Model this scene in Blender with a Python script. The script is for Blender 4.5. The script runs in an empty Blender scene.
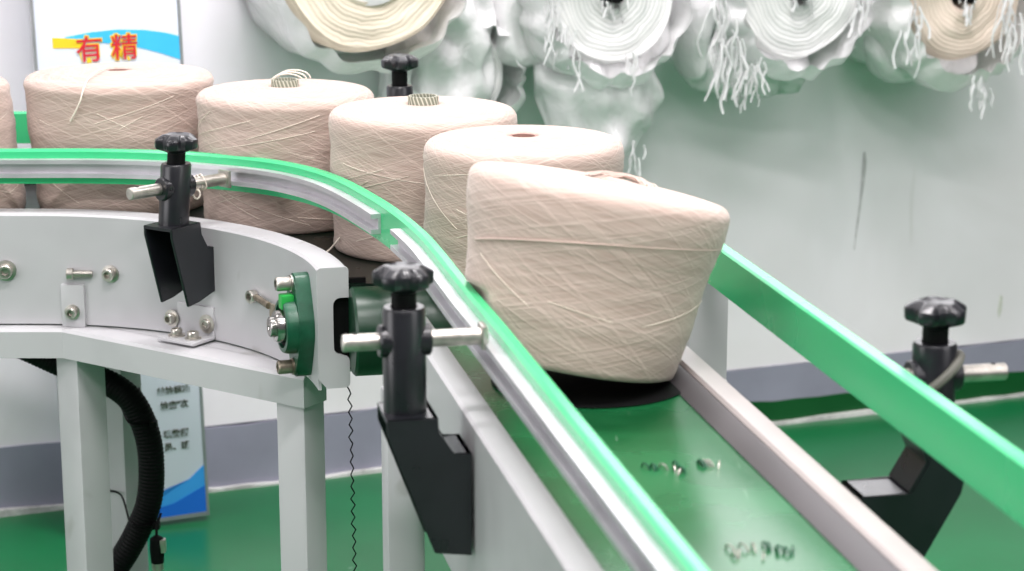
import bpy, bmesh, math, random
from mathutils import Vector, Matrix
random.seed(7)
PI = math.pi
sc = bpy.context.scene
COL = sc.collection

# ---------------- camera ----------------
CAMZ = 1.30
cd = bpy.data.cameras.new('camera'); cam = bpy.data.objects.new('camera', cd); COL.objects.link(cam)
cam.location = (0, 0, CAMZ); cam.rotation_euler = (math.radians(90-13.363), 0, 0)
cd.sensor_width = 36; cd.lens = 36*2170/1024; cd.clip_start = .05
cd.dof.use_dof = True; cd.dof.focus_distance = 2.62; cd.dof.aperture_fstop = 7.4; cd.dof.aperture_blades = 0
sc.camera = cam
# ---------------- world, lights, exposure ----------------
w = bpy.data.worlds.new('world'); sc.world = w; w.use_nodes = True
w.node_tree.nodes['Background'].inputs[0].default_value = (1.0, .96, 1.0, 1)
w.node_tree.nodes['Background'].inputs[1].default_value = .24
sc.view_settings.view_transform = 'Standard'; sc.view_settings.look = 'None'
sc.view_settings.exposure = -.55; sc.view_settings.gamma = 1; sc.view_settings.use_curve_mapping = False
def area(name, loc, sx, sy, e, rot=(0, 0, 0), col=(1, .955, .965)):
    l = bpy.data.lights.new(name, 'AREA'); l.shape = 'RECTANGLE'; l.size = sx; l.size_y = sy; l.energy = e; l.color = col
    o = bpy.data.objects.new(name, l); o.location = loc; o.rotation_euler = rot; COL.objects.link(o); return o
# rows of ceiling tubes across the hall
for x in (-1.9, 0.1, 2.1):
    for y in (-.6, 1.1, 2.7):
        area('overhead_light', (x, y, 3.1), 1.3, .18, (88 if x == .1 else 26))
area('overhead_light', (1.0, 2.85, 2.6), 2.0, .2, 15, Vector((.35, 1.3, -1.6)).to_track_quat('-Z', 'Y').to_euler())  # unseen slanted washer, added to brighten the wall and rolls
# unseen soft fills added at both sides, plus one above the rolls for belt reflections
area('side_fill_light', (-2.5, 1.5, 1.1), 1.7, 1.3, 38, Vector((1.7, 2.1, -.55)).to_track_quat('-Z', 'Y').to_euler(), (1, .97, 1))
area('side_fill_light', (2.7, .5, 1.8), 1.8, 1.2, 34, Vector((-1.9, 3.6, -.9)).to_track_quat('-Z', 'Y').to_euler(), (1, .975, 1))
area('reflection_light', (.22, 3.93, 1.70), 1.6, .8, 17, Vector((.36, -.93, -.15)).to_track_quat('-Z', 'Y').to_euler(), (.97, .98, 1))

# ---------------- helpers ----------------
def bm_obj(name, bm, mat, parent=None, smooth=True, auto=40):
    me = bpy.data.meshes.new(name); 
    bmesh.ops.recalc_face_normals(bm, faces=bm.faces[:]) 
    bm.to_mesh(me); bm.free()
    o = bpy.data.objects.new(name, me); COL.objects.link(o)
    if mat: me.materials.append(mat)
    if smooth:
        a = math.radians(auto)
        me.shade_smooth()
        me.set_sharp_from_angle(angle=a)
    if parent is not None: o.parent = parent
    return o
def thing(name, label, cat, loc=(0, 0, 0), rz=0, group=None):
    o = bpy.data.objects.new(name, None); COL.objects.link(o); o.location = loc; o.rotation_euler = (0, 0, rz)
    o.empty_display_size = .05
    o['label'] = label; o['category'] = cat
    if group: o['group'] = group
    return o
def tag(o, label, cat, group=None):
    o['label'] = label; o['category'] = cat
    if group: o['group'] = group
    return o
def struct(o): o['kind'] = 'structure'; return o
def box(bm, x0, x1, y0, y1, z0, z1, M=None, bev=0):
    b = bmesh.new(); bmesh.ops.create_cube(b, size=1)
    for v in b.verts:
        v.co = Vector(((x0+x1)/2+v.co.x*(x1-x0), (y0+y1)/2+v.co.y*(y1-y0), (z0+z1)/2+v.co.z*(z1-z0)))
    if bev: bmesh.ops.bevel(b, geom=b.edges[:], offset=bev, segments=2, affect='EDGES', profile=.6)
    merge(bm, b, M)
def merge(bm, b, M=None):
    if M is not None: bmesh.ops.transform(b, matrix=M, verts=b.verts[:])
    me = bpy.data.meshes.new('t'); b.to_mesh(me); b.free(); bm.from_mesh(me); bpy.data.meshes.remove(me)
def lathe(bm, prof, n=48, M=None, lobes=0, depth=0, uv=False):
    """prof: list of (r,z[,lobe weight]); revolve about z"""
    b = bmesh.new(); rings = []
    L = [0]
    for i in range(1, len(prof)): L.append(L[-1]+math.dist(prof[i][:2], prof[i-1][:2]))
    for p in prof:
        r, z = p[0], p[1]; wt = p[2] if len(p) > 2 else 0
        if r < 1e-6: rings.append([b.verts.new((0, 0, z))]*n); continue
        ring = []
        for k in range(n):
            a = 2*PI*k/n+PI/2
            rr = r*(1-wt*depth*sstep((.5-.5*math.cos(lobes*a)-.22)/.66)) if lobes else r
            ring.append(b.verts.new((rr*math.cos(a), rr*math.sin(a), z)))
        rings.append(ring)
    ul = b.loops.layers.uv.new('UVMap') if uv else None
    for i in range(len(rings)-1):
        for k in range(n):
            vs = [rings[i][k], rings[i][(k+1) % n], rings[i+1][(k+1) % n], rings[i+1][k]]
            us = [(k/n, L[i]), ((k+1)/n, L[i]), ((k+1)/n, L[i+1]), (k/n, L[i+1])]
            vv, uu = [], []
            for v, u in zip(vs, us):
                if v not in vv: vv.append(v); uu.append(u)
            if len(vv) > 2:
                f = b.faces.new(vv)
                if ul:
                    for l, u in zip(f.loops, uu): l[ul].uv = u
    merge(bm, b, M)
def sstep(t): t = min(1, max(0, t)); return t*t*(3-2*t)
def axisM(loc, d):
    """matrix taking +z to direction d at loc"""
    return Matrix.Translation(loc) @ Vector(d).normalized().to_track_quat('Z', 'Y').to_matrix().to_4x4()
def cyl(bm, p0, p1, r, n=24, bev=0):
    p0, p1 = Vector(p0), Vector(p1); h = (p1-p0).length
    pr = [(0, 0), (r-bev, 0), (r, bev), (r, h-bev), (r-bev, h), (0, h)] if bev else [(0, 0), (r, 0), (r, h), (0, h)]
    lathe(bm, pr, n, axisM(p0, p1-p0))
def catmull(P, sub=8):
    P = [Vector(p) for p in P]; out = []
    for i in range(len(P)-1):
        a = P[max(i-1, 0)]; b = P[i]; c = P[i+1]; d = P[min(i+2, len(P)-1)]
        for k in range(sub):
            t = k/sub
            out.append(.5*((2*b)+(-a+c)*t+(2*a-5*b+4*c-d)*t*t+(-a+3*b-3*c+d)*t*t*t))
    out.append(P[-1]); return out
def sweep(bm, path, prof, closed=True):
    """path: xy points; prof: (n, z) with n to the LEFT of travel"""
    P = [Vector((p[0], p[1])) for p in path]; rings = []
    b = bmesh.new()
    for i, p in enumerate(P):
        t = (P[min(i+1, len(P)-1)]-P[max(i-1, 0)]).normalized(); nn = Vector((-t.y, t.x))
        sc_ = 1
        if 0 < i < len(P)-1:
            t1 = (P[i]-P[i-1]).normalized(); n1 = Vector((-t1.y, t1.x)); sc_ = 1/max(.3, nn.dot(n1))
        rings.append([b.verts.new((p.x+nn.x*a*sc_, p.y+nn.y*a*sc_, z)) for a, z in prof])
    m = len(prof)
    for i in range(len(rings)-1):
        for k in range(m if closed else m-1):
            b.faces.new((rings[i][k], rings[i][(k+1) % m], rings[i+1][(k+1) % m], rings[i+1][k]))
    if closed: b.faces.new(rings[0]); b.faces.new(list(reversed(rings[-1])))
    merge(bm, b)
def tube(bm, pts, r, n=12, sub=6, ripple=0, pitch=.006):
    P = catmull(pts, sub) if sub > 1 else [Vector(p) for p in pts]
    if ripple:   # resample evenly for corrugation
        Q = [P[0]]; step = pitch/4; acc = 0
        for i in range(1, len(P)):
            seg = (P[i]-P[i-1]); L = seg.length; d = step-acc
            while d <= L: Q.append(P[i-1]+seg*(d/L)); d += step
            acc = L-(d-step)
        P = Q
    b = bmesh.new(); up = Vector((0, 0, 1)); rings = []
    t0 = (P[1]-P[0]).normalized(); x = t0.cross(Vector((.3, .5, .81))).normalized()
    for i, p in enumerate(P):
        t = (P[min(i+1, len(P)-1)]-P[max(i-1, 0)]).normalized()
        x = (x-t*x.dot(t)).normalized(); y = t.cross(x)
        rr = r+(ripple*(1 if (i//2) % 2 else -1) if ripple else 0)
        rings.append([b.verts.new(p+x*rr*math.cos(2*PI*k/n)+y*rr*math.sin(2*PI*k/n)) for k in range(n)])
    for i in range(len(rings)-1):
        for k in range(n): b.faces.new((rings[i][k], rings[i][(k+1) % n], rings[i+1][(k+1) % n], rings[i+1][k]))
    b.faces.new(rings[0]); b.faces.new(list(reversed(rings[-1])))
    merge(bm, b)
def prism(bm, poly, w0, w1, M=None, bev=0):
    """poly in (x,z), extruded along y from w0 to w1"""
    b = bmesh.new()
    A = [b.verts.new((x, w0, z)) for x, z in poly]; B = [b.verts.new((x, w1, z)) for x, z in poly]
    n = len(poly); b.faces.new(A); b.faces.new(list(reversed(B)))
    for i in range(n): b.faces.new((A[i], A[(i+1) % n], B[(i+1) % n], B[i]))
    if bev: bmesh.ops.bevel(b, geom=b.edges[:], offset=bev, segments=2, affect='EDGES')
    merge(bm, b, M)

# ---------------- materials ----------------
def lin(c): return tuple((v/255/12.92 if v/255 <= .04045 else ((v/255+.055)/1.055)**2.4) for v in c)+(1,)
class MB:
    def __init__(s, name, col, rough=.5, metal=0, spec=.5):
        s.m = bpy.data.materials.new(name); s.m.use_nodes = True; s.n = s.m.node_tree.nodes; s.l = s.m.node_tree.links
        s.b = s.n['Principled BSDF']; s.b.inputs['Base Color'].default_value = lin(col)
        s.b.inputs['Roughness'].default_value = rough; s.b.inputs['Metallic'].default_value = metal
        s.b.inputs['Specular IOR Level'].default_value = spec
        s.tc = s.n.new('ShaderNodeTexCoord')
    def node(s, t, **k):
        x = s.n.new(t)
        for a, b in k.items(): setattr(x, a, b)
        return x
    def mapping(s, src='Object', scale=(1, 1, 1), rot=(0, 0, 0), vec=None):
        mp = s.node('ShaderNodeMapping'); mp.inputs['Scale'].default_value = scale; mp.inputs['Rotation'].default_value = rot
        s.l.new(vec if vec is not None else s.tc.outputs[src], mp.inputs[0]); return mp.outputs[0]
    def noise(s, vec, scale, detail=4, rough=.55, dist=0):
        n = s.node('ShaderNodeTexNoise'); n.inputs['Scale'].default_value = scale; n.inputs['Detail'].default_value = detail
        n.inputs['Roughness'].default_value = rough; n.inputs['Distortion'].default_value = dist; s.l.new(vec, n.inputs['Vector']); return n.outputs['Fac']
    def ramp(s, fac, stops):
        r = s.node('ShaderNodeValToRGB'); e = r.color_ramp.elements
        while len(e) < len(stops): e.new(.5)
        for i, (p, c) in enumerate(stops): e[i].position = p; e[i].color = c if len(c) == 4 else tuple(c)+(1,)
        s.l.new(fac, r.inputs[0]); return r.outputs[0]
    def mix(s, a, b, fac, mode='MIX'):
        m = s.node('ShaderNodeMix', data_type='RGBA', blend_type=mode)
        for v, i in ((fac, 0), (a, 6), (b, 7)):
            if hasattr(v, 'links') or hasattr(v, 'is_linked'): s.l.new(v, m.inputs[i])
            else: m.inputs[i].default_value = v
        return m.outputs[2]
    def math(s, op, a, b=None, c=None):
        m = s.node('ShaderNodeMath', operation=op)
        for i, v in enumerate((a, b, c)):
            if v is None: continue
            if hasattr(v, 'is_linked'): s.l.new(v, m.inputs[i])
            else: m.inputs[i].default_value = v
        return m.outputs[0]
    def color(s, c): s.l.new(c, s.b.inputs['Base Color'])
    def bump(s, h, strength=.3, dist=.002):
        b = s.node('ShaderNodeBump'); b.inputs['Strength'].default_value = strength; b.inputs['Distance'].default_value = dist
        s.l.new(h, b.inputs['Height']); s.l.new(b.outputs[0], s.b.inputs['Normal'])
def simple(name, col, rough=.5, metal=0, var=.06, scale=12, bump=0, spec=.5):
    m = MB(name, col, rough, metal, spec); v = m.mapping()
    f = m.noise(v, scale)
    c0 = lin(col); a = tuple(x*(1-var*2) for x in c0[:3])+(1,); b = tuple(min(1, x*(1+var)) for x in c0[:3])+(1,)
    m.color(m.ramp(f, [(.3, a), (.6, b)]))
    rr = m.math('MULTIPLY_ADD', f, .2, rough-.1); m.l.new(rr, m.b.inputs['Roughness'])
    if bump: m.bump(m.noise(v, scale*12), bump, .001)
    return m.m
M_frame = None
def frame_mat(name, col, rough=.38):
    m = MB(name, col, rough); v = m.mapping()
    big = m.noise(v, 5, 3); fine = m.noise(v, 60, 5, .7)
    c = lin(col); d = tuple(x*.86 for x in c[:3])+(1,)
    c1 = m.mix(d, c, m.ramp(big, [(.3, (0, 0, 0)), (.55, (1, 1, 1))]))
    smudge = m.ramp(m.noise(v, 14, 2, .5, .6), [(.68, (0, 0, 0)), (.76, (1, 1, 1))])
    c2 = m.mix(c1, lin((135, 133, 126)), m.math('MULTIPLY', smudge, .35))
    chips = m.ramp(fine, [(.74, (0, 0, 0)), (.77, (1, 1, 1))])
    c3 = m.mix(c2, lin((95, 85, 75)), m.math('MULTIPLY', chips, .5))
    m.color(c3); m.bump(fine, .05, .0006); return m.m
M_frame = frame_mat('painted_steel', (184, 184, 186))
M_cream = frame_mat('worn_painted_edge', (172, 163, 162), .3)
M_steel = simple('zinc_steel', (190, 186, 178), .32, .85, .15, 60)
M_shaft = simple('polished_shaft', (170, 168, 165), .22, .95, .1, 40)
M_darksteel = simple('dull_bolt', (150, 140, 125), .4, .8, .2, 80)
M_black = simple('black_plastic', (26, 27, 32), .30, 0, .1, 30, .06, .6)
M_rubber = simple('black_rubber', (7, 7, 8), .6, 0, .1, 30, 0, .15)
M_alu = simple('anodised_aluminium', (205, 203, 208), .36, .55, .05, 20)
M_rail = simple('green_plastic_strip', (62, 190, 126), .25, 0, .01, 3)
M_bearing = simple('green_cast_iron', (20, 78, 54), .35, 0, .2, 40, .2)
M_tag = simple('bright_green_cap', (45, 170, 75), .4)

def belt_mat():
    m = MB('green_pvc_belt', (38, 118, 66), .2); v = m.mapping()
    f = m.noise(v, 9, 4); fine = m.noise(m.mapping(scale=(1, 1, 1)), 220, 2)
    c = m.mix(lin((14, 84, 44)), lin((28, 104, 60)), m.ramp(f, [(.35, (0, 0, 0)), (.65, (1, 1, 1))]))
    scr = m.noise(m.mapping(scale=(130, 6, 6), rot=(0, 0, .75)), 2, 2)
    c = m.mix(c, lin((150, 175, 155)), m.math('MULTIPLY', m.ramp(scr, [(.70, (0, 0, 0)), (.76, (1, 1, 1))]), .35))
    m.color(c); m.l.new(m.math('MULTIPLY_ADD', f, .14, .20), m.b.inputs['Roughness'])
    m.bump(fine, .08, .0004); return m.m
M_belt = belt_mat()
M_belt2 = simple('dark_green_glossy_belt', (4, 18, 11), .3, 0, .15, 9, 0, .3)
M_roller = simple('dark_green_roller_cover', (8, 50, 30), .35, 0, .15, 9)
def floor_mat():
    m = MB('green_epoxy_floor', (40, 132, 84), .28); v = m.mapping()
    f = m.noise(v, 2.5, 5); sp = m.noise(v, 16, 2)
    c = m.mix(lin((6, 98, 52)), lin((14, 116, 66)), m.ramp(f, [(.3, (0, 0, 0)), (.7, (1, 1, 1))]))
    c = m.mix(c, lin((170, 190, 180)), m.math('MULTIPLY', m.ramp(sp, [(.735, (0, 0, 0)), (.76, (1, 1, 1))]), .6))
    m.color(c); return m.m
def wall_mat():
    m = MB('painted_wall', (215, 217, 218), .7); v = m.mapping()
    f = m.noise(v, 2.2, 4, .6, .5)
    c = m.mix(lin((236, 232, 235)), lin((246, 242, 247)), m.ramp(f, [(.35, (0, 0, 0)), (.65, (1, 1, 1))]))
    st = m.noise(m.mapping(scale=(9, 9, 1.2)), 1.3, 3)
    c = m.mix(c, lin((178, 176, 168)), m.math('MULTIPLY', m.ramp(st, [(.68, (0, 0, 0)), (.78, (1, 1, 1))]), .4))
    m.color(c); m.bump(m.noise(v, 30, 4), .15, .003); return m.m
M_wall = wall_mat(); M_floor = floor_mat()
M_greyband = simple('blue_grey_wainscot_paint', (146, 146, 162), .55, 0, .05, 6)
M_greenband = simple('green_skirting_paint', (8, 78, 34), .4, 0, .08, 8)
M_scuff = simple('bare_plaster_edge', (205, 205, 202), .8, 0, .2, 25, .3)

def yarn_mat(name, c_hi, c_lo, blur=1.0, tm=.28):
    m = MB(name, (214, 198, 182), .95, 0, .1)
    b = m.b
    b.inputs['Sheen Weight'].default_value = .25; b.inputs['Sheen Roughness'].default_value = .5
    sep = m.node('ShaderNodeSeparateXYZ'); m.l.new(m.tc.outputs['UV'], sep.inputs[0])
    com = m.node('ShaderNodeCombineXYZ')
    m.l.new(m.math('MULTIPLY', sep.outputs[0], .75), com.inputs[0]); m.l.new(sep.outputs[1], com.inputs[1])
    oi = m.node('ShaderNodeObjectInfo'); m.l.new(m.math('MULTIPLY', oi.outputs['Random'], 37.0), com.inputs[2])
    uv = com.outputs[0]
    wob = m.noise(uv, 9, 2)
    def streak(ang, sx, sy, lo, hi, det=2):
        mp = m.node('ShaderNodeMapping'); mp.inputs['Rotation'].default_value = (0, 0, ang); m.l.new(uv, mp.inputs[0])
        mp2 = m.node('ShaderNodeMapping'); mp2.inputs['Scale'].default_value = (sx, sy, 1); m.l.new(mp.outputs[0], mp2.inputs[0])
        n = m.noise(mp2.outputs[0], 1, det, .5, .15)
        return m.ramp(n, [(lo, (0, 0, 0)), (hi, (1, 1, 1))])
    s1 = streak(.30, 6, 520*blur, .42, .62); s2 = streak(-.27, 6, 520*blur, .42, .62); s3 = streak(.05, 5, 420*blur, .4, .65)
    t1 = streak(.36, 3.5, 560*blur, .63, .72, 0); t2 = streak(-.30, 3.5, 560*blur, .63, .72, 0); t3 = streak(.62, 3, 300*blur, .68, .74, 0)
    bands = m.ramp(m.noise(m.mapping(scale=(2, 30, 1), vec=uv), 1, 2), [(.35, (0, 0, 0)), (.65, (1, 1, 1))])
    base = m.math('MULTIPLY', m.math('ADD', m.math('ADD', s1, s2), s3), .3333)
    col = m.mix(lin(c_lo), lin(c_hi), base)
    col = m.mix(col, tuple(v*.9 for v in lin(c_lo)[:3])+(1,), m.math('MULTIPLY', bands, .25))
    tt = m.math('MAXIMUM', m.math('MAXIMUM', t1, t2), t3)
    hi2 = tuple(min(1, v*1.22) for v in lin(c_hi)[:3])+(1,)
    col = m.mix(col, hi2, m.math('MULTIPLY', tt, tm))
    m.color(col)
    h = m.math('ADD', base, m.math('MULTIPLY', tt, .6))
    m.bump(h, .35, .0012); return m.m
M_yarn = yarn_mat('beige_cotton_yarn', (207, 188, 178), (171, 150, 139))
M_tubepaper = None
def stripe_tube():
    m = MB('striped_paper_tube', (170, 172, 155), .7)
    wv = m.node('ShaderNodeTexWave'); wv.inputs['Scale'].default_value = 6
    sep = m.node('ShaderNodeSeparateXYZ'); m.l.new(m.tc.outputs['UV'], sep.inputs[0])
    s = m.math('SINE', m.math('ADD', m.math('MULTIPLY', sep.outputs[0], 2*PI*22), m.math('MULTIPLY', sep.outputs[1], 420)))
    m.color(m.mix(lin((112, 114, 98)), lin((178, 176, 160)), m.ramp(s, [(.3, (0, 0, 0)), (.6, (1, 1, 1))]))); return m.m
M_tubepaper = stripe_tube()
M_hole = simple('brown_cardboard_tube', (150, 118, 108), .8)
M_thread = simple('undyed_yarn', (232, 222, 208), .9)

# ---------------- setting ----------------
WA = Vector((-.869, 3.713, 0)); WD = Vector((.9338, .3577, 0)).normalized(); WN = Vector((WD.y, -WD.x, 0))   # WN points into the room
WM = Matrix.Translation(WA) @ Matrix.Rotation(math.atan2(WD.y, WD.x), 4, 'Z')    # local x along wall, y into the wall
b = bmesh.new(); box(b, -4, 5, -2.5, 6.5, -.05, 0); struct(bm_obj('floor', b, M_floor, smooth=False))
b = bmesh.new(); box(b, -2.6, 5.2, 0, .12, .1235, 3.3, WM); struct(bm_obj('wall_back', b, M_wall, smooth=False))
def strip_line(name, x0, x1, z0, z1, th, mat, jag, seed, y0=0):
    """wall band with a slightly uneven hand-painted top edge"""
    rnd = random.Random(seed); b = bmesh.new(); n = int((x1-x0)/.05); prev = None
    ph = rnd.random()*9
    for i in range(n+1):
        x = x0+(x1-x0)*i/n; zt = z1+jag*(math.sin(x*7+ph)*.5+rnd.uniform(-.5, .5)); zb = z0
        r = [b.verts.new(WM @ Vector(p)) for p in ((x, -th, zb), (x, -th, zt), (x, y0+.06, zt), (x, y0+.06, zb))]
        if prev:
            for k in range(4): b.faces.new((prev[k], prev[(k+1) % 4], r[(k+1) % 4], r[k]))
        else: b.faces.new(r)
        prev = r
    b.faces.new(list(reversed(prev)))
    return struct(bm_obj(name, b, mat, smooth=False))
strip_line('trim_1', -2.6, 5.2, 0, .122, .004, M_greyband, .004, 3)
strip_line('baseboard_back', 1.0, 5.2, 0, .052, .008, M_greenband, .005, 5)
strip_line('trim_2', -2.6, 5.2, 0, .008, .016, M_scuff, .006, 8)
# grey smear and small stains on the wall paint (thin patches of dirt)
M_stain = simple('grey_wall_smear', (168, 168, 166), .8, 0, .1, 20)
M_mould = simple('greenish_wall_spot', (214, 216, 206), .8, 0, .1, 20)

# ---------------- conveyor geometry ----------------
BZ = CAMZ-.587            # belt surface
H = .046
FZ = CAMZ-.572            # frame lip top
RT = CAMZ-.49             # guide rail top
SD = Vector((-.2047, .9788)); SN = Vector((.9788, .2047)); S0 = Vector((.157, 1.6))
def SP(s, t, z=0): p = S0+SD*s+SN*t; return Vector((p.x, p.y, z))
SM = Matrix.Translation((S0.x, S0.y, 0)) @ Matrix(((SN.x, SD.x, 0, 0), (SN.y, SD.y, 0, 0), (0, 0, 1, 0), (0, 0, 0, 1)))  # local x=t, y=s
CC = Vector((-.640, 2.40))
BZC = CAMZ-.594           # belt surface on the bend
def CP(r, deg, z=0): a = math.radians(deg); return Vector((CC.x+r*math.cos(a), CC.y+r*math.sin(a), z))
def bolt(parent, loc, d, r=.008, head=.009, washer=.011, mat=None, name='bolt', shank=0):
    """socket-head bolt; d = outward direction"""
    b = bmesh.new(); M = axisM(loc, d)
    if washer: lathe(b, [(0, 0), (washer, 0), (washer, .0018), (r*.95, .0022)], 24, M)
    z0 = .0018+shank
    if shank: lathe(b, [(r*.55, 0), (r*.55, z0)], 16, M)
    lathe(b, [(r*.5, z0), (r*.96, z0), (r, z0+.001), (r, z0+head-.0015), (r*.85, z0+head), (r*.55, z0+head)], 24, M)
    lathe(b, [(r*.55, z0+head), (r*.48, z0+head*.4), (0, z0+head*.4)], 6, M)
    return bm_obj(name, b, mat or M_steel, parent)

# ===== curved conveyor =====
cc = thing('curved_conveyor', 'pale grey curved conveyor section on square steel legs, carrying the row of yarn cones', 'conveyor', (0, 0, 0))
def arcpts(r, a0, a1, n=40): return [CP(r, a0+(a1-a0)*i/n) for i in range(n+1)]
left_in = [Vector((-1.45, CC.y+.42))]; 
def side_path(r): return [Vector((-1.45, CC.y+r, 0))]+arcpts(r, 90, 13.5)
# inner plate: top flange and down-turned face (path heads +x then curves toward the camera; left of travel is away from centre)
b = bmesh.new()
zf = .5775; zt = FZ; t = .004
sweep(b, side_path(.42), [(0, zf), (0, zt-.003), (.003, zt), (.034, zt), (.036, zt-.002), (.036, zt-.02), (.032, zt-.02), (.032, zt-t), (t, zt-t), (t, zf)])
pl = bm_obj('side_frame', b, M_frame, cc, auto=25)
# end plate with notch
ea = 13.5; er = Vector((math.cos(math.radians(ea)), math.sin(math.radians(ea)), 0)); et = Vector((er.y, -er.x, 0))  # et toward the camera
EM = Matrix.Translation(CP(.42, ea)) @ Matrix(((er.x, -et.x, 0, 0), (er.y, -et.y, 0, 0), (0, 0, 1, 0), (0, 0, 0, 1)))
def rc(cx, cz, r, a0, a1, n=4): return [(cx+r*math.cos(math.radians(a0+(a1-a0)*i/n)), cz+r*math.sin(math.radians(a0+(a1-a0)*i/n))) for i in range(n+1)]
W = .038
poly = rc(.005, zt-.005, .005, 180, 90)+rc(W-.004, zt-.004, .004, 90, 0)+[(W, .691)]+rc(W-.010, .682, .009, 90, 180)+rc(W-.010, .630, .009, 180, 270)+rc(W-.006, .613, .006, 90, 0)+rc(W-.006, .586, .006, 0, -90)+[(.010, .580), (.0, .592)]
b = bmesh.new(); prism(b, poly, -.004, .001, EM); bm_obj('end_plate', b, M_frame, cc, auto=25)
b = bmesh.new(); box(b, .014, .060, .004, .010, .60, .712, EM); bm_obj('notch_dark_block', b, M_rubber, cc)  # black block added behind the notch to stand for its dark interior
# outer plate
b = bmesh.new()
sweep(b, side_path(.79), [(0, zf), (0, zt), (-.036, zt), (-.036, zt-.02), (-.032, zt-.02), (-.032, zt-t), (-t, zt-t), (-t, zf)])
bm_obj('side_frame', b, M_frame, cc, auto=25)
# belt on the curve, with underside
b = bmesh.new(); sweep(b, side_path(.60), [(.15, BZC-.004), (.15, BZC), (-.142, BZC), (-.142, BZC-.004)]); bm_obj('belt', b, M_belt2, cc)
b = bmesh.new(); cyl(b, CP(.458, 11, BZC-.053), CP(.75, 11, BZC-.053), .053, 48, .003); bm_obj('end_roller', b, M_roller, cc)
# slider bed under belt closes the view between the plates
b = bmesh.new(); sweep(b, side_path(.60), [(.145, BZC-.045), (.145, BZC-.04), (-.140, BZC-.04), (-.140, BZC-.045)]); bm_obj('slider_bed', b, M_frame, cc)
# support beam: square tube, bent at the first leg
b = bmesh.new(); BT = .575
A0, A1, A2 = Vector((-1.45, 2.80)), Vector((-.60, 2.80)), Vector((-.256, 2.565))
sweep(b, [A0, A1, A2], [(0, BT-.04), (0, BT-.004), (.003, BT), (.044, BT), (.044, BT-.04)]); bm_obj('support_beam', b, M_frame, cc, auto=25)
b = bmesh.new(); sweep(b, [Vector((-1.45, 2.80)), A1, A1.lerp(A2, .84)], [(.043, BT-.003), (.043, BT), (.115, BT), (.115, BT-.003)]); bm_obj('ledge_plate', b, M_frame, cc, auto=25)
b = bmesh.new(); sweep(b, [CP(.76, 100), CP(.76, 75), CP(.76, 50), CP(.76, 25), CP(.76, 15)], [(0, BT-.04), (0, BT), (-.04, BT), (-.04, BT-.04)]); bm_obj('support_beam', b, M_frame, cc, auto=25)
for dg in (88, 40): b = bmesh.new(); sweep(b, [CP(.42, dg), CP(.76, dg)], [(-.02, BT-.04), (-.02, BT-.002), (.02, BT-.002), (.02, BT-.04)]); bm_obj('cross_beam', b, M_frame, cc, auto=25)
def leg(parent, near, ang, w=.045, top=BT-.038, w2=None):
    """near = nearest vertical corner; ang = heading of the left-hand face (deg)"""
    w2 = w2 or w
    a = math.radians(ang); u = Vector((math.cos(a), math.sin(a), 0)); v = Vector((-u.y, u.x, 0))
    M = Matrix.Translation((near[0], near[1], 0)) @ Matrix(((u.x, v.x, 0, 0), (u.y, v.y, 0, 0), (0, 0, 1, 0), (0, 0, 0, 1)))
    b = bmesh.new(); box(b, -w, 0, 0, w2, .008, top, M, .004); o = bm_obj('leg', b, M_frame, parent, auto=25)
    b = bmesh.new(); box(b, -w-.015, .015, -.015, w2+.015, 0, .008, M, .002); bm_obj('foot_plate', b, M_frame, o)
    return o
leg(cc, (-.582, 2.799), -42, .047)
leg(cc, (-.257, 2.574), -31, .0435)
leg(cc, (-.572, 3.058), -30, .046)
leg(cc, (-.02, 2.95), -30, .045)
# angle bracket and tab with bolts on the inner face
def on_face(deg, z, off=0): return CP(.42-off, deg, z)
def face_n(deg): a = math.radians(deg); return Vector((-math.cos(a), -math.sin(a), 0))
FN = lambda deg, z: Matrix.Translation(CP(.42, deg, z)) @ Matrix(((math.sin(math.radians(deg)), -math.cos(math.radians(deg)), 0, 0), (-math.cos(math.radians(deg)), -math.sin(math.radians(deg)), 0, 0), (0, 0, 1, 0), (0, 0, 0, 1)))
b = bmesh.new(); box(b, -.016, .016, -.001, .006, -.028, .030, FN(82.5, .603), .0015); tb = bm_obj('fixing_tab', b, M_frame, cc)
bolt(tb, on_face(82.6, .596, .006), face_n(82.5), .0075, .009, .0105)
b = bmesh.new(); Fm = FN(57, .578)
box(b, -.031, .031, -.002, .0045, 0, .043, Fm, .0015); box(b, -.031, .031, 0, .045, 0, .0045, Fm, .0015); ab = bm_obj('angle_bracket', b, M_frame, cc)
bolt(ab, on_face(62.3, .5985, .0045), face_n(58), .0075, .008, .0115)
bolt(ab, on_face(54.2, .5985, .0045), face_n(56), .0075, .004, .0125)
for dx, dy in ((-.014, .026), (.014, .026)):
    p = Fm @ Vector((dx, dy, .0045)); bolt(ab, p, (0, 0, 1), .0075, .008, .011)
bolt(cc, on_face(94.7, .651), face_n(94.7), .0095, .010, .014)
bolt(cc, on_face(75.2, .6495), face_n(75.2), .0085, .010, .012)
# long screw lying across the face, threaded part to the right
b = bmesh.new(); p = on_face(82.0, .6485, .007); q = on_face(78.6, .6485, .003)
cyl(b, p, p+(p-q).normalized()*.009, .008, 20, .001); cyl(b, p, q, .0042, 12)
for i in range(7): c0 = p.lerp(q, .12+i*.12); cyl(b, c0, c0+(q-p).normalized()*.0012, .0052, 12)
bm_obj('socket_screw', b, M_steel, cc)
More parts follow.
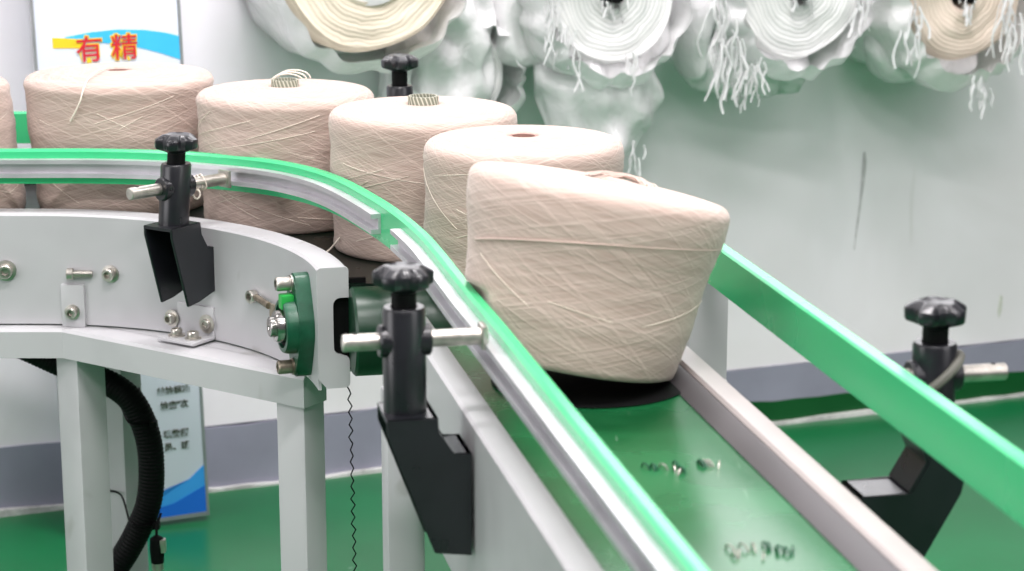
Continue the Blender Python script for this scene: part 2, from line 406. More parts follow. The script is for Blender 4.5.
# flange bearing
BA = 20.5; bz = .6475; bn = face_n(BA)
BMx = FN(BA, bz)   # x tangential, y out of face, z up
bearing_root = None
b = bmesh.new()
out = []
def hull_r(a):     # outline of an oval two-bolt flange: big circle blended into two small lobes
    best = .036
    for k in range(41):
        f_ = k/40; cz = .051*f_; r = .036*(1-f_)+.0135*f_
        for sg in (1, -1):
            dx, dz = math.cos(a), math.sin(a); pr_ = dz*cz*sg; disc = r*r-(cz*cz-pr_*pr_)
            if disc > 0 and pr_+math.sqrt(disc) > best: best = pr_+math.sqrt(disc)
    return best
for i in range(96):
    a = 2*PI*i/96; r = hull_r(a); out.append((r*math.cos(a), r*math.sin(a)))
bb = bmesh.new()
A = [bb.verts.new((x, 0, z)) for x, z in out]; Bv = [bb.verts.new((x, .020, z)) for x, z in out]
bb.faces.new(A); bb.faces.new(list(reversed(Bv)))
for i in range(96): bb.faces.new((A[i], A[(i+1) % 96], Bv[(i+1) % 96], Bv[i]))
bmesh.ops.bevel(bb, geom=[e for e in bb.edges if e.verts[0].co.y > .01 and e.verts[1].co.y > .01], offset=.002, segments=2, affect='EDGES')
merge(b, bb, BMx)
LM = BMx @ Matrix.Rotation(-PI/2, 4, 'X')
lathe(b, [(.0355, .008), (.034, .030), (.032, .034), (.027, .0345), (.0265, .028), (.0155, .028)], 40, LM)
bearing_root = bm_obj('flange_bearing', b, M_bearing, cc)
b = bmesh.new(); lathe(b, [(.0265, .0285), (.0245, .032), (.0205, .0315), (.020, .028)], 40, LM); bm_obj('bearing_seal', b, M_rubber, bearing_root)
b = bmesh.new(); lathe(b, [(.0195, .026), (.0195, .040), (.018, .0420), (.012, .0425)], 32, LM); bm_obj('locking_collar', b, M_shaft, bearing_root)
b = bmesh.new(); lathe(b, [(.0125, .0), (.0125, .048), (.0115, .049), (.004, .0492), (.0035, .046), (0, .046)], 32, LM); bm_obj('shaft_end', b, M_shaft, bearing_root)
for zz in (.052, -.0515):
    p = BMx @ Vector((0, .020, zz)); bolt(bearing_root, p, bn, .0085, .018, .0105, M_steel if zz > 0 else M_darksteel)
b = bmesh.new(); box(b, -.004, .012, .020, .036, .022, .040, BMx, .002); o = bm_obj('grease_cap', b, M_tag, bearing_root); o['label'] = 'bright green plastic cap'
# small clip and screw left of bearing
b = bmesh.new(); p0 = on_face(40, .6515, .001); p1 = on_face(31, .640, .012)
cyl(b, p0+face_n(40)*.006, on_face(35, .648, .010), .0045, 12); box(b, -.007, .007, .006, .010, -.022, .008, FN(34, .643), .001)
bm_obj('locking_clip', b, M_darksteel, cc)
bolt(cc, on_face(41.5, .6505, 0), face_n(46), .0085, .010, .0)

# crinkled black thread hanging from the plate end
b = bmesh.new(); pts = []; p0 = EM @ Vector((W-.001, -.006, .582)); rr = random.Random(2)
n = 46
for i in range(n+1):
    f_ = i/n; pts.append(Vector((p0.x+.004*f_+(.0022 if i % 2 else -.0022)*rr.uniform(.5, 1.3), p0.y-.004+rr.uniform(-.001, .001), p0.z-.36*f_)))
tube(b, pts, .0009, 6, 2)
tag(bm_obj('black_thread', b, M_rubber), 'thin crinkled black thread hanging from the end plate of the curved conveyor', 'thread')

# ===== straight conveyor =====
st = thing('straight_conveyor', 'straight conveyor with glossy green belt and pale grey side frames, coming toward the camera', 'conveyor', (0, 0, 0))
s0, s1 = -.75, .70
def spath(t, a=s0, z=s1): return [SP(z, t), SP(a, t)]       # travel toward the camera: left of travel = +t
b = bmesh.new(); L0 = -.133
sweep(b, spath(L0), [(0, .545), (0, FZ-.003), (.003, FZ), (.025, FZ), (.025, FZ-.03), (.021, FZ-.03), (.021, FZ-.004), (.004, FZ-.004), (.004, .549), (.028, .549), (.028, .545)]); bm_obj('side_frame', b, M_frame, st, auto=25)
b = bmesh.new()
sweep(b, spath(.134, s0, .66), [(0, .545), (0, FZ-.002), (-.002, FZ), (-.022, FZ), (-.025, FZ-.003), (-.025, FZ-.03), (-.021, FZ-.03), (-.021, FZ-.004), (-.004, FZ-.004), (-.004, .549), (-.028, .549), (-.028, .545)]); bm_obj('side_frame', b, M_cream, st, auto=25)
b = bmesh.new(); box(b, -.107, .109, s0, s1-.04, BZ-.004, BZ, SM, .001); belt = bm_obj('belt', b, M_belt, st)
b = bmesh.new(); cyl(b, SP(s1-.04, -.105, BZ-.03), SP(s1-.04, .107, BZ-.03), .03, 32, .002); bm_obj('tail_roller', b, M_belt, st)
b = bmesh.new(); box(b, -.104, .106, s0, s1-.1, BZ-.05, BZ-.046, SM); bm_obj('slider_bed', b, M_frame, st)
for s_ in (-.5, .1, .55): b = bmesh.new(); box(b, -.129, .130, s_-.02, s_+.02, .552, .592, SM); bm_obj('cross_member', b, M_frame, st)
M_skirt = simple('dull_grey_edge_strip', (76, 73, 75), .5, .0, .06, 8)
b = bmesh.new(); sweep(b, spath(.109, s0, .64), [(.002, FZ-.004), (-.002, FZ-.004), (-.020, BZ+.0008), (-.016, BZ+.0008)]); bm_obj('lip_skirt', b, M_skirt, st)  # grey strip sloping from the frame lip down to the belt
# leg near the corner and the tall post at the far side
def sleg(tc, sc_, w, d, top, nm='leg', m=M_frame):
    b = bmesh.new(); box(b, tc-w/2, tc+w/2, sc_-d/2, sc_+d/2, .008, top, SM, .004); o = bm_obj(nm, b, m, st, auto=25)
    b = bmesh.new(); box(b, tc-w/2-.02, tc+w/2+.02, sc_-d/2-.02, sc_+d/2+.02, 0, .008, SM, .002); bm_obj('foot_plate', b, m, o)
    return o
sleg(-.142, .66, .040, .045, .66); sleg(-.117, -.55, .04, .04, .545); sleg(.118, -.55, .04, .04, .545); sleg(.118, .63, .04, .04, .545)
o = sleg(.207, .71, .046, .03, RT-H-.001, 'rail_post')
b = bmesh.new(); box(b, .13, .229, .69, .72, .60, .64, SM, .002); bm_obj('post_arm', b, M_frame, st)
# belt lacing hooks: two rows of bent wire hooks in torn belt
def staples(s_, ts, seed):
    rr = random.Random(seed)
    for t_ in ts:
        b = bmesh.new()
        for k in range(3):
            a = rr.uniform(-.5, .5); x = t_+rr.uniform(-.004, .004); y = s_+rr.uniform(-.012, .012); L = rr.uniform(.006, .012)
            tube(b, [SP(y, x, BZ-.001), SP(y+L*.3, x+a*.004, BZ+.0035), SP(y+L, x+a*.01, BZ+.0038), SP(y+L*1.3, x+a*.012, BZ-.001)], .0009, 6, 3)
        bm_obj('belt_hook', b, M_steel if rr.random() < .5 else M_bearing, belt)
staples(.178, [.004, .016, .030, .046, .056], 1)
staples(-.035, [.012, .024, .040, .052], 4)

# ===== guide rails =====
RP = [(-1.4, 2.855), (-.95, 2.855), (-.682, 2.855), (-.55, 2.855), (-.445, 2.838), (-.37, 2.808), (-.308, 2.772), (-.262, 2.728), (-.225, 2.675), (-.193, 2.611), (-.159, 2.527), (-.141, 2.479), (-.120, 2.416), (-.104, 2.362), (-.087, 2.298), (-.069, 2.216), (-.052, 2.133), (-.033, 2.042)]
RPs = [(-.033+(.157-.0937/.9788*1-(-.033))*0, 2.042)]
def rail_pt(s_): return SP(s_, -.0945)
RP += [tuple(rail_pt(s_)[:2]) for s_ in (.35, .2, 0, -.3, -.7)]
path = catmull([(x, y, 0) for x, y in RP], 8)
gr = thing('guide_rail', 'green plastic guide rail with aluminium channel bending in front of the yarn cones', 'guide rail', (0, 0, 0))
H = .046; TH = .0125
strip = [(0, RT-H), (0, RT-.002), (-.002, RT), (-TH+.003, RT), (-TH, RT-.003), (-TH, RT-H)]
b = bmesh.new(); sweep(b, path, strip); bm_obj('wear_strip', b, M_rail, gr, auto=30)
zc0, zc1 = RT-.036, RT-.012
chan = [(-TH, zc0), (-TH, zc1), (-TH-.012, zc1), (-TH-.012, zc1-.0055), (-TH-.003, zc1-.0055), (-TH-.003, zc0+.0055), (-TH-.012, zc0+.0055), (-TH-.012, zc0)]
def cut(a, c): return [p for p in path if a(p) and c(p)]
pc = [p for p in path if p.y > 2.475]; ps = [p for p in path if p.y < 2.40]
b = bmesh.new(); sweep(b, pc, chan); bm_obj('rail_channel', b, M_alu, gr, auto=25)
b = bmesh.new(); sweep(b, ps, chan); bm_obj('rail_channel', b, M_alu, gr, auto=25)
# far-side straight rail
g2 = thing('guide_rail', 'straight green guide rail running down the right edge of the green belt', 'guide rail', (0, 0, 0))
b = bmesh.new(); strip2 = [(-.001, RT-H), (-.001, RT-.002), (.001, RT), (.0115, RT), (.0125, RT-.002), (.0125, RT-H)]
p2 = [SP(.70, .190), SP(.3, .190), SP(-.1, .190), SP(-.8, .190)]
sweep(b, p2, strip2); bm_obj('wear_strip', b, M_rail, g2, auto=30)
chan2 = [(.0125-a-TH, z) for a, z in chan]; chan2 = [(.0125+(-(a)-TH), z) for a, z in chan]
b = bmesh.new(); sweep(b, p2, chan2); bm_obj('rail_channel', b, M_alu, g2, auto=25)
bolt(g2, SP(.655, .205, RT-.004), (0, 0, 1), .005, .006, .006)
# outer rail behind the cones
g3 = thing('guide_rail', 'green guide rail behind the cones, glimpsed between the two leftmost cones', 'guide rail', (0, 0, 0))
p3 = [Vector((-1.45, CC.y+.765))]+[CP(.765, a) for a in range(92, 22, -3)]
b = bmesh.new(); sweep(b, p3, strip2); bm_obj('wear_strip', b, M_rail, g3, auto=30)
b = bmesh.new(); sweep(b, p3, chan2); bm_obj('rail_channel', b, M_alu, g3, auto=25)

# ===== rail clamps =====
def clamp(label, tp, d, U, prof, rod_dir, rod_in, rod_out, z_rod, half=.0235, ztube=None, dz=0, seed=0, rodr=.0078, zdrop=.568, lw=0):
    """tp tube centre xy; d = unit xy from frame outward; U = distance tube to frame face"""
    d = Vector((d[0], d[1], 0)).normalized(); tp = Vector((tp[0], tp[1], 0)); fz = tp-d*U
    t = thing('rail_clamp', label, 'rail clamp', (fz.x, fz.y, 0), math.atan2(d.y, d.x), 'star-knob rail clamps')
    zb = CAMZ-zdrop
    inner, outer = prof; th_ = math.atan2(d.y, d.x)
    def lean(bm):      # tube leans a little to one side
        for v in bm.verts: k = lw*(v.co.z-zb); v.co.x += k*math.cos(-th_); v.co.y += k*math.sin(-th_)
    b = bmesh.new(); poly = inner+outer
    P = [(u, zb+v) for u, v in poly]
    prism(b, P, -half, -half+.004, None, .0008); prism(b, P, half-.004, half, None, .0008)
    # web along inner edge and over the top
    wl = inner+[outer[0]]
    q = [(u, zb+v) for u, v in wl]
    for i in range(len(q)-1):
        a, c = Vector((q[i][0], 0, q[i][1])), Vector((q[i+1][0], 0, q[i+1][1])); e = (c-a).normalized(); nn = Vector((e.z, 0, -e.x))*.004
        if nn.x*0+1: pass
        cen = Vector((sum(p[0] for p in P)/len(P), 0, sum(p[1] for p in P)/len(P)))
        if nn.dot(cen-a) < 0: nn = -nn
        prism(b, [(a.x, a.z), (c.x, c.z), (c.x+nn.x, c.z+nn.z), (a.x+nn.x, a.z+nn.z)], -half+.001, half-.001)
    # mounting web against the frame
    z0 = zb+inner[0][1]; z1 = zb+outer[-1][1]
    box(b, 0, .004, -half+.001, half-.001, min(z0, z1), max(z0, z1))
    bm_obj('bracket', b, M_black, t, auto=25)
    kz = z_rod+.057+dz
    b = bmesh.new(); tz = z_rod+.031+dz*.8
    lathe(b, [(0, zb), (.0195, zb), (.0195, tz-.003), (.018, tz), (.0125, tz), (.0125, tz-.01), (0, tz-.01)], 36, Matrix.Translation((U, 0, 0)))
    # bosses around the cross hole
    ra = rod_dir-math.atan2(d.y, d.x); rv = Vector((math.cos(ra), math.sin(ra), 0)); c0 = Vector((U, 0, z_rod))
    cyl(b, c0-rv*.0235, c0+rv*.0235, .0150, 32, .0015)
    lean(b); bm_obj('clamp_tube', b, M_black, t)
    b = bmesh.new(); cyl(b, (U, 0, tz-.009), (U, 0, kz-.006), .0115, 24)
    lean(b); bm_obj('knob_stem', b, M_rubber, t)
    b = bmesh.new()
    lathe(b, [(0, kz-.012, 0), (.012, kz-.012, .1), (.0150, kz-.0105, .3), (.0262, kz-.0065, 1), (.0276, kz-.0045, 1), (.0282, kz+.0035, 1), (.0272, kz+.0055, 1), (.0185, kz+.0108, .75), (.0165, kz+.0112, .5), (.013, kz+.0102, .1), (0, kz+.0100, 0)], 80, Matrix.Translation((U, 0, 0)) @ Matrix.Rotation(seed, 4, 'Z'), 5, .27)
    lean(b); bm_obj('star_knob', b, M_black, t, auto=32)
    b = bmesh.new(); e0 = c0+rv*rod_out; e1 = c0-rv*rod_in
    cyl(b, e0, e1, rodr, 24, .001)
    box(b, -.011, .011, -.011, .011, -.002, .003, axisM(e1+rv*.004, rv), .0012)
    bm_obj('cross_rod', b, M_steel, t)
    b = bmesh.new(); hp = e0-rv*.012; cyl(b, hp+Vector((0, 0, rodr-.0006)), hp+Vector((0, 0, rodr+.0003)), .0022, 12); bm_obj('pin_hole', b, M_rubber, t)
    b = bmesh.new(); lathe(b, [(0, 0), (.006, 0), (.006, .006), (0, .006)], 12, Matrix.Translation((U, 0, zb-.010))); bm_obj('clamp_bolt', b, M_steel, t)
    return t
sh_in = lambda k: [(0, -.035*k), (.016, -.035*k), (.030, -.014*k), (.030, 0)]
sh_out = lambda k: [(.076, 0), (.076, -.014*k), (.034, -.118*k), (.0, -.122*k)]
RZ = CAMZ-.515
# front-left clamp on the curved frame
t1 = Vector((-.431, 2.708)); a56 = math.radians(56.3); d1 = Vector((-math.cos(a56), -math.sin(a56)))
clamp('black star-knob clamp on the curved frame, left one with its rod pointing left', t1, d1, .05, ([(0, -.036), (.014, -.036), (.026, -.016), (.026, 0)], [(.080, 0), (.080, -.012), (.054, -.106), (.034, -.103), (0.0, -.094)]), math.radians(225.2), .088, .066, RZ, .0245, seed=.5, zdrop=.562, lw=.075)
t2 = Vector((SP(.325, -.191).x, SP(.325, -.191).y))
clamp('large black star-knob clamp at the centre, beside the near end of the curve', t2, -SN, .055, (sh_in(1), sh_out(1.08)), math.radians(192.4), .076, .056, CAMZ-.4965, .031, seed=.9, zdrop=.562)
t3 = Vector((.372, 1.845))
clamp('black star-knob clamp standing right of the right-hand guide rail', t3, SN, .125, ([(0, -.090), (.052, -.090), (.052, -.052), (.100, -.052), (.116, -.024), (.106, 0)], [(.150, 0), (.152, -.024), (.146, -.055), (.114, -.112), (.092, -.115), (0, -.115)]), math.radians(4.0+8), .052, .068, RZ-.005, .025, seed=.2)
t4 = Vector((-.163, 3.13)); d4 = (t4-CC).normalized()
clamp('small black star-knob clamp rising behind the cones, beneath the hanging rolls', t4, d4, (t4-CC).length-.79, ([(0, -.048), (.02, -.048), (.05, -.016), (.055, 0)], [((t4-CC).length-.79+.022, 0), ((t4-CC).length-.79+.022, -.02), (.06, -.10), (0, -.107)]), math.atan2(d4.y, d4.x), (t4-CC).length-.80, .03, RZ+.01, .022, dz=.036, seed=.2)
# strap of cable wound round the right clamp's tube
b = bmesh.new(); pts = []
for i in range(22):
    a = -3.3+i*.19; pts.append((t3.x+.0225*math.cos(a), t3.y+.0225*math.sin(a), RZ-.006+.020*math.cos(a)))
tube(b, pts, .0042, 8, 3)
tag(bm_obj('rubber_band', b, simple('old_grey_rubber', (104, 104, 96), .7)), 'dark grey band wound slanting round the right-hand clamp tube', 'band')
# white yarn knot on the first rod
b = bmesh.new(); kp = Vector((-.4035, 2.7355, RZ))
for j in range(3):
    r_ = .0088+.0006*j; pts = [kp+Vector((.004*j-.004+.0015*math.sin(a*2), .004*j, 0))+Vector((-.7, .7, 0))*r_*math.cos(a)+Vector((0, 0, r_))*math.sin(a) for a in [i*.4 for i in range(17)]]
    tube(b, pts, .0010, 6, 2)
pts = [kp+Vector((.0, -.004, -.007))+Vector((.006*math.sin(a)*.7, -.003, -.006+.006*math.cos(a))) for a in [i*.42 for i in range(16)]]
tube(b, pts, .0013, 6, 2)
tag(bm_obj('thread_knot', b, M_thread), 'small loop of white thread tied on the rod of the left clamp', 'thread')

# ===== yarn cones =====
def cone(label, x, y, rb, rt, h, core='hole', tilt=None, z=BZ, core_r=.017, seed=0, dome=.006, mat=None, prot=.011, nstr=14):
    t = thing('yarn_cone', label, 'yarn cone', (x, y, z), 0, 'yarn cones on the conveyor')
    rr = random.Random(seed); prof = []
    prof += [(core_r*.9, .004), (rb*.75, .001), (rb-.005, 0), (rb-.0015, .0015), (rb, .006)]
    n = 26
    for i in range(1, n):
        f_ = i/n; prof.append((rb+(rt-rb)*f_+.0012*math.sin(f_*9+seed)+.0006*rr.uniform(-1, 1), .008+(h-.024)*f_))
    rs = .013
    for i in range(0, 8):
        a = PI/2*i/7; prof.append((rt-rs+rs*math.cos(a), h-rs-.002+rs*math.sin(a)))
    for i in range(1, 9):
        f_ = i/8; r = (rt-rs)*(1-f_)+core_r*1.25*f_; prof.append((r, h-.002+dome*math.sin(f_*PI/2)+.0008*rr.uniform(-1, 1)))
    prof.append((core_r*1.05, h-.002+dome-.003)); prof.append((core_r, h-.03))
    b = bmesh.new(); lathe(b, prof, 128, None, 0, 0, True)
    # gentle irregularity of a hand-squeezed package
    for v in b.verts:
        a = math.atan2(v.co.y, v.co.x); r = math.hypot(v.co.x, v.co.y)
        k = 1+.006*math.sin(2*a+seed)+.004*math.sin(3*a+seed*2+v.co.z*20)
        v.co.x *= k; v.co.y *= k
    yo = bm_obj('yarn_winding', b, mat or M_yarn, t, auto=80)
    b = bmesh.new()
    if core == 'tube':
        zt_ = h+dome+prot
        lathe(b, [(core_r*.98, .004), (core_r*1.0, zt_-.001), (core_r*.96, zt_), (core_r*.82, zt_), (core_r*.8, zt_-.001), (core_r*.8, .01)], 40, None, 0, 0, True)
        bm_obj('paper_tube', b, M_tubepaper, t)
    else:
        zt_ = h+dome-.004
        lathe(b, [(core_r*.98, .004), (core_r*.98, zt_), (core_r*.8, zt_), (core_r*.8, zt_-.007), (0, zt_-.007)], 40)
        bm_obj('paper_tube', b, M_hole, t)
    # stray strands across the winding
    b = bmesh.new()
    for k in range(nstr):
        a0 = rr.uniform(-PI, 0)-.1; z0 = rr.uniform(.02, h-.03); z1 = z0+rr.choice((-1, 1))*rr.uniform(.015, .06); z1 = min(max(z1, .012), h-.02); L = rr.uniform(.5, 1.3); pts = []
        for i in range(15):
            f_ = i/14; zz = z0+(z1-z0)*f_; a = a0+L*f_; r = rb+(rt-rb)*(zz-.008)/(h-.024)
            r *= 1+.006*math.sin(2*a+seed)+.004*math.sin(3*a+seed*2+zz*20); r += .0006
            pts.append((r*math.cos(a), r*math.sin(a), zz))
        tube(b, pts, .00036, 5, 1)
    so = bm_obj('loose_strands', b, M_thread, t); so['kind'] = 'stuff'
    # fuzz
    b = bmesh.new()
    for k in range(420):
        a = rr.uniform(0, 2*PI); top = rr.random() < .35
        if top: zz = h-.004; r = rt-.004
        else: zz = rr.uniform(.01, h-.012); r = rb+(rt-rb)*(zz-.008)/(h-.024)
        o_ = Vector((math.cos(a), math.sin(a), .9 if top else 0)); p = Vector((r*math.cos(a), r*math.sin(a), zz)); tg = Vector((-math.sin(a), math.cos(a), rr.uniform(-.6, .6)))
        L = rr.uniform(.002, .005)
        q = p+o_*L*.6+tg*L*rr.uniform(.3, 1.2); w_ = Vector((0, 0, .00012)); v = [b.verts.new(c) for c in (p-w_, p+w_, q)]; b.faces.new(v)
    fz = bm_obj('fuzz', b, M_thread, yo, smooth=False); fz['kind'] = 'stuff'
    if tilt: t.rotation_euler = tilt
    return t
c0 = cone('yarn cone at the far left, cut off by the picture edge', -.801, 2.95, .124, .111, .182, seed=1, z=BZC)
c1 = cone('wide beige yarn cone with a loose thread down its front, leftmost whole one', -.547, 3.003, .117, .130, .186, seed=2, z=BZC)
c2 = cone('beige yarn cone with short paper tube and yarn loop on top, behind left clamp', -.305, 2.899, .114, .1195, .178, 'tube', seed=3, core_r=.0185, z=BZC, prot=.006)
c3 = cone('beige yarn cone with tall striped paper tube, in the middle of the bend', -.1125, 2.728, .118, .1200, .179, 'tube', seed=4, core_r=.0195, z=BZC, prot=.008)
c4 = cone('beige yarn cone with reddish hole flush in its top, behind the tilted cone', .0135, 2.515, .117, .118, .175, seed=5, core_r=.017, z=BZC)
M_yarn5 = yarn_mat('beige_cotton_yarn_coarse', (206, 188, 178), (182, 161, 150), .6, .16)
c5 = cone('largest beige yarn cone, tipped over to the right on the green belt', .0555, 2.066, .107, .1300, .177, seed=6, tilt=(math.radians(-6.5), math.radians(10.5), 0), z=BZ+.0225, core_r=.024, mat=M_yarn5, nstr=3)
# the tipped cone is squeezed against the guide rail and rests on the belt: flatten the soft yarn there
bpy.context.view_layer.update()
for o_ in c5.children_recursive:
    if o_.type != 'MESH': continue
    mw = c5.matrix_world; mi = mw.inverted()
    for v in o_.data.vertices:
        q = mw @ v.co; t_ = (Vector((q.x, q.y))-S0).dot(SN)
        if q.z < RT+.004 and t_ < -.0925: q += Vector((SN.x, SN.y, 0))*(-.0925-t_); v.co = mi @ q
        if q.z < BZ+.0022: q.z = BZ+.0022; v.co = mi @ q
# loose ends
b = bmesh.new()
pts = [(-.014, -.02, .193), (-.018, -.06, .195), (-.022, -.10, .1915), (-.025, -.1235, .180), (-.029, -.1305, .164), (-.037, -.128, .149), (-.045, -.1235, .136)]
tube(b, pts, .0011, 6, 6); o = bm_obj('thread_end', b, M_thread, c1); o['label'] = 'pale loose thread hanging down the front'
b = bmesh.new()
for ph in range(3):
    pts = [(.0+.022*math.cos(a)+.004*ph, .03+.008*ph, .172+.014*math.sin(a)+.002*ph) for a in [i*.33 for i in range(10)]]; tube(b, [(x, y, (z-.172)*.8+.182) for x, y, z in pts], .0010, 6, 2)
bm_obj('thread_end', b, M_thread, c2)
b = bmesh.new(); tube(b, [(-.105, -.05, .02), (-.116, -.06, .008), (-.125, -.070, .003), (-.135, -.075, .002)], .0012, 6, 4); bm_obj('thread_end', b, M_thread, c3)
b = bmesh.new(); pts = []
for i in range(25):
    f_ = i/24; a = -2.75+2.9*f_; zz = .104+.030*f_+.012*math.sin(f_*3.1); r = .107+(.1300-.107)*(zz-.008)/(.177-.024); r *= 1+.006*math.sin(2*a+6)+.004*math.sin(3*a+12+zz*20); pts.append(((r+.0008)*math.cos(a), (r+.0008)*math.sin(a), zz))
tube(b, pts, .0010, 6, 2); o = bm_obj('thread_end', b, M_yarn5, c5)
b = bmesh.new(); rq = random.Random(4)
for k in range(16):
    r_ = .030+.0014*k*.6; a0 = .1+rq.uniform(-.2, .2); a1 = 2.2+rq.uniform(-.3, .5)
    tube(b, [(r_*math.cos(a0+(a1-a0)*i/10)+.012, r_*math.sin(a0+(a1-a0)*i/10), .1775+.006*math.sin(PI*i/10)+rq.uniform(0, .003)) for i in range(11)], .0011, 5, 2)
o = bm_obj('lifted_strands', b, M_yarn5, c5); o['kind'] = 'stuff'
# black disc painted in as the shadow under the tipped cone
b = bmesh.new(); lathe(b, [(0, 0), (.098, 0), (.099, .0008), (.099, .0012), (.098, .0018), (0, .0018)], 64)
p = bm_obj('shadow_disc', b, M_rubber); p.location = (.078, 2.065, BZ+.0003); tag(p, 'flat black disc on the belt standing for the shadow beneath the tipped cone', 'painted shadow')

# ===== hose, ties, connector =====
b = bmesh.new()
HP = [(-.84, 2.98, .555), (-.76, 2.97, .535), (-.692, 2.95, .513), (-.644, 2.95, .490), (-.602, 2.95, .471), (-.560, 2.95, .452), (-.534, 2.95, .425), (-.518, 2.95, .381), (-.514, 2.95, .336), (-.519, 2.95, .284), (-.537, 2.95, .238), (-.565, 2.95, .190), (-.61, 2.96, .13), (-.68, 2.99, .07), (-.78, 3.02, .022)]
tube(b, HP, .0185, 20, 8, .0004, .0055)
tag(bm_obj('corrugated_hose', b, M_rubber), 'thick black corrugated hose curving down behind the left conveyor leg', 'hose')
def tie(z, hx, label):
    b = bmesh.new(); pts = [(-.603, 3.068, z), (-.577, 3.046, z), (hx-.017, 2.941, z-.004), (hx, 2.9285, z-.006), (hx+.017, 2.940, z-.007), (hx+.0205, 2.955, z-.007), (-.551, 3.085, z), (-.556, 3.118, z), (-.587, 3.126, z), (-.612, 3.092, z), (-.603, 3.068, z)]
    tube(b, pts, .0016, 6, 5); box(b, hx+.016, hx+.026, 2.930, 2.942, z-.012, z-.003)
    tag(bm_obj('cable_tie', b, M_rubber), label, 'cable tie', 'cable ties')
tie(.409, -.527, 'upper thin black cable tie holding the hose to the rear leg')
tie(.258, -.529, 'lower thin black cable tie holding the hose to the rear leg')
cn = thing('cable_connector', 'small black and metal plug hanging below the hose', 'connector', (-.502, 2.90, .248))
b = bmesh.new(); lathe(b, [(0, 0), (.004, 0), (.0095, -.004), (.0105, -.02), (.009, -.04), (0, -.04)], 24); bm_obj('connector_body', b, M_rubber, cn)
b = bmesh.new(); box(b, .004, .013, -.008, .004, -.024, -.004, None, .002); bm_obj('metal_latch', b, M_steel, cn)
b = bmesh.new(); lathe(b, [(0, -.04), (.0085, -.04), (.0085, -.05), (.006, -.052), (.006, -.07), (0, -.07)], 24); bm_obj('metal_collar', b, M_steel, cn)
b = bmesh.new(); tube(b, [(0, 0, 0), (0, .006, .012), (.002, .03, .022)], .002, 8, 4); tube(b, [(0, 0, -.07), (.004, 0, -.12), (.0, .01, -.20), (-.05, .02, -.25), (-.2, .05, -.257)], .003, 8, 6); bm_obj('lead', b, M_rubber, cn)

# ===== notice board =====
BD = thing('notice_board', 'tall white notice board with blue swooshes and red Chinese title, standing before the wall', 'notice board', (-.5416, 3.665, 0), math.atan2(WD.y, WD.x))
BD.rotation_euler = (0, math.radians(-1.3), math.atan2(WD.y, WD.x)); BD.location.z = .006
BW = .243; BH = 1.35
Mb_white = simple('printed_white_panel', (222, 228, 240), .35, 0, .01, 3)
Mb_edge = simple('aluminium_edge', (170, 172, 176), .35, .6)
b = bmesh.new(); box(b, -BW, 0, 0, .012, .008, BH, None, .001); bm_obj('panel', b, Mb_white, BD)
b = bmesh.new()
for q in ((-BW-.003, -BW+.002, -.002, .014, .004, BH+.003), (-.002, .003, -.002, .014, .004, BH+.003), (-BW, 0, -.002, .014, .004, .010), (-BW, 0, -.002, .014, BH-.002, BH+.003)): box(b, *q)
bm_obj('frame_edge', b, Mb_edge, BD)
b = bmesh.new(); tube(b, [(-BW/2, .012, 1.0), (-BW/2, .095, .004)], .005, 8, 1); bm_obj('rear_stay', b, Mb_edge, BD)
def flat(name, pts, mat, y=-.0008):
    b = bmesh.new(); A = [b.verts.new((x, y, z)) for x, z in pts]; B_ = [b.verts.new((x, y+.0016, z)) for x, z in pts]
    b.faces.new(A); b.faces.new(list(reversed(B_)))
    for i in range(len(A)): b.faces.new((A[i], A[(i+1) % len(A)], B_[(i+1) % len(A)], B_[i]))
    bmesh.ops.triangulate(b, faces=b.faces[:]); return bm_obj(name, b, mat, BD, smooth=False)
M_bcy = simple('cyan_print', (64, 190, 236), .4, 0, .02); M_bye = simple('yellow_print', (240, 205, 40), .4, 0, .02)
M_bbl = simple('blue_print', (28, 110, 215), .4, 0, .02); M_bbl2 = simple('sky_blue_print', (60, 160, 235), .4, 0, .02)
M_red = simple('red_print', (208, 30, 48), .5, 0, .02); M_txt = simple('dark_green_print', (70, 78, 62), .6, 0, .02)
# pixel helper for the printed panel: x px on photo at y~60 -> local x ; z from photo row
def bx_(px): return (px-179.5)/137.*BW
def bz_(py): return .93-(py-0)*.001675
up = [(70, 37), (95, 33.5), (120, 32.5), (145, 34.5), (165, 38.5), (179, 43)]; lo = [(179, 67), (160, 59), (140, 52), (118, 47), (95, 43), (78, 41)]
flat('blue_swoosh', [(bx_(x), bz_(y)) for x, y in up+lo], M_bcy)
flat('yellow_block', [(bx_(x), bz_(y)) for x, y in [(59, 36.5), (80, 39), (90, 42), (88, 49), (59, 47)]], M_bye, -.0010)
flat('bottom_swoosh', [(-BW, .012), (-BW, .02), (-.15, .028), (-.08, .048), (-.03, .075), (-.002, .098), (-.002, .012)], M_bbl2)
flat('bottom_swoosh', [(-.20, .011), (-.12, .020), (-.06, .034), (-.002, .060), (-.002, .011)], M_bbl, -.0012)
def text(s_, x, z, size, mat, name, off=0, y=-.0014, parent=None):
    c = bpy.data.curves.new(name, 'FONT'); c.body = s_; c.size = size; c.extrude = .0003; c.offset = off; c.align_x = 'CENTER'; c.align_y = 'CENTER'
    tmp = bpy.data.objects.new('tmp', c); COL.objects.link(tmp); bpy.context.view_layer.update()
    me = bpy.data.meshes.new_from_object(tmp.evaluated_get(bpy.context.evaluated_depsgraph_get())); bpy.data.objects.remove(tmp)
    o = bpy.data.objects.new(name, me); COL.objects.link(o); o.parent = parent or BD; o.location = (x, y, z); o.rotation_euler = (PI/2, 0, 0); me.materials.clear(); me.materials.append(mat); return o
for ch, px in (('有', 91), ('精', 124)):
    text(ch, bx_(px)+.003, bz_(52), .046, M_bye, 'title_outline', .0022, -.0014); text(ch, bx_(px)+.003, bz_(52), .046, M_red, 'title_character', .0004, -.0022)
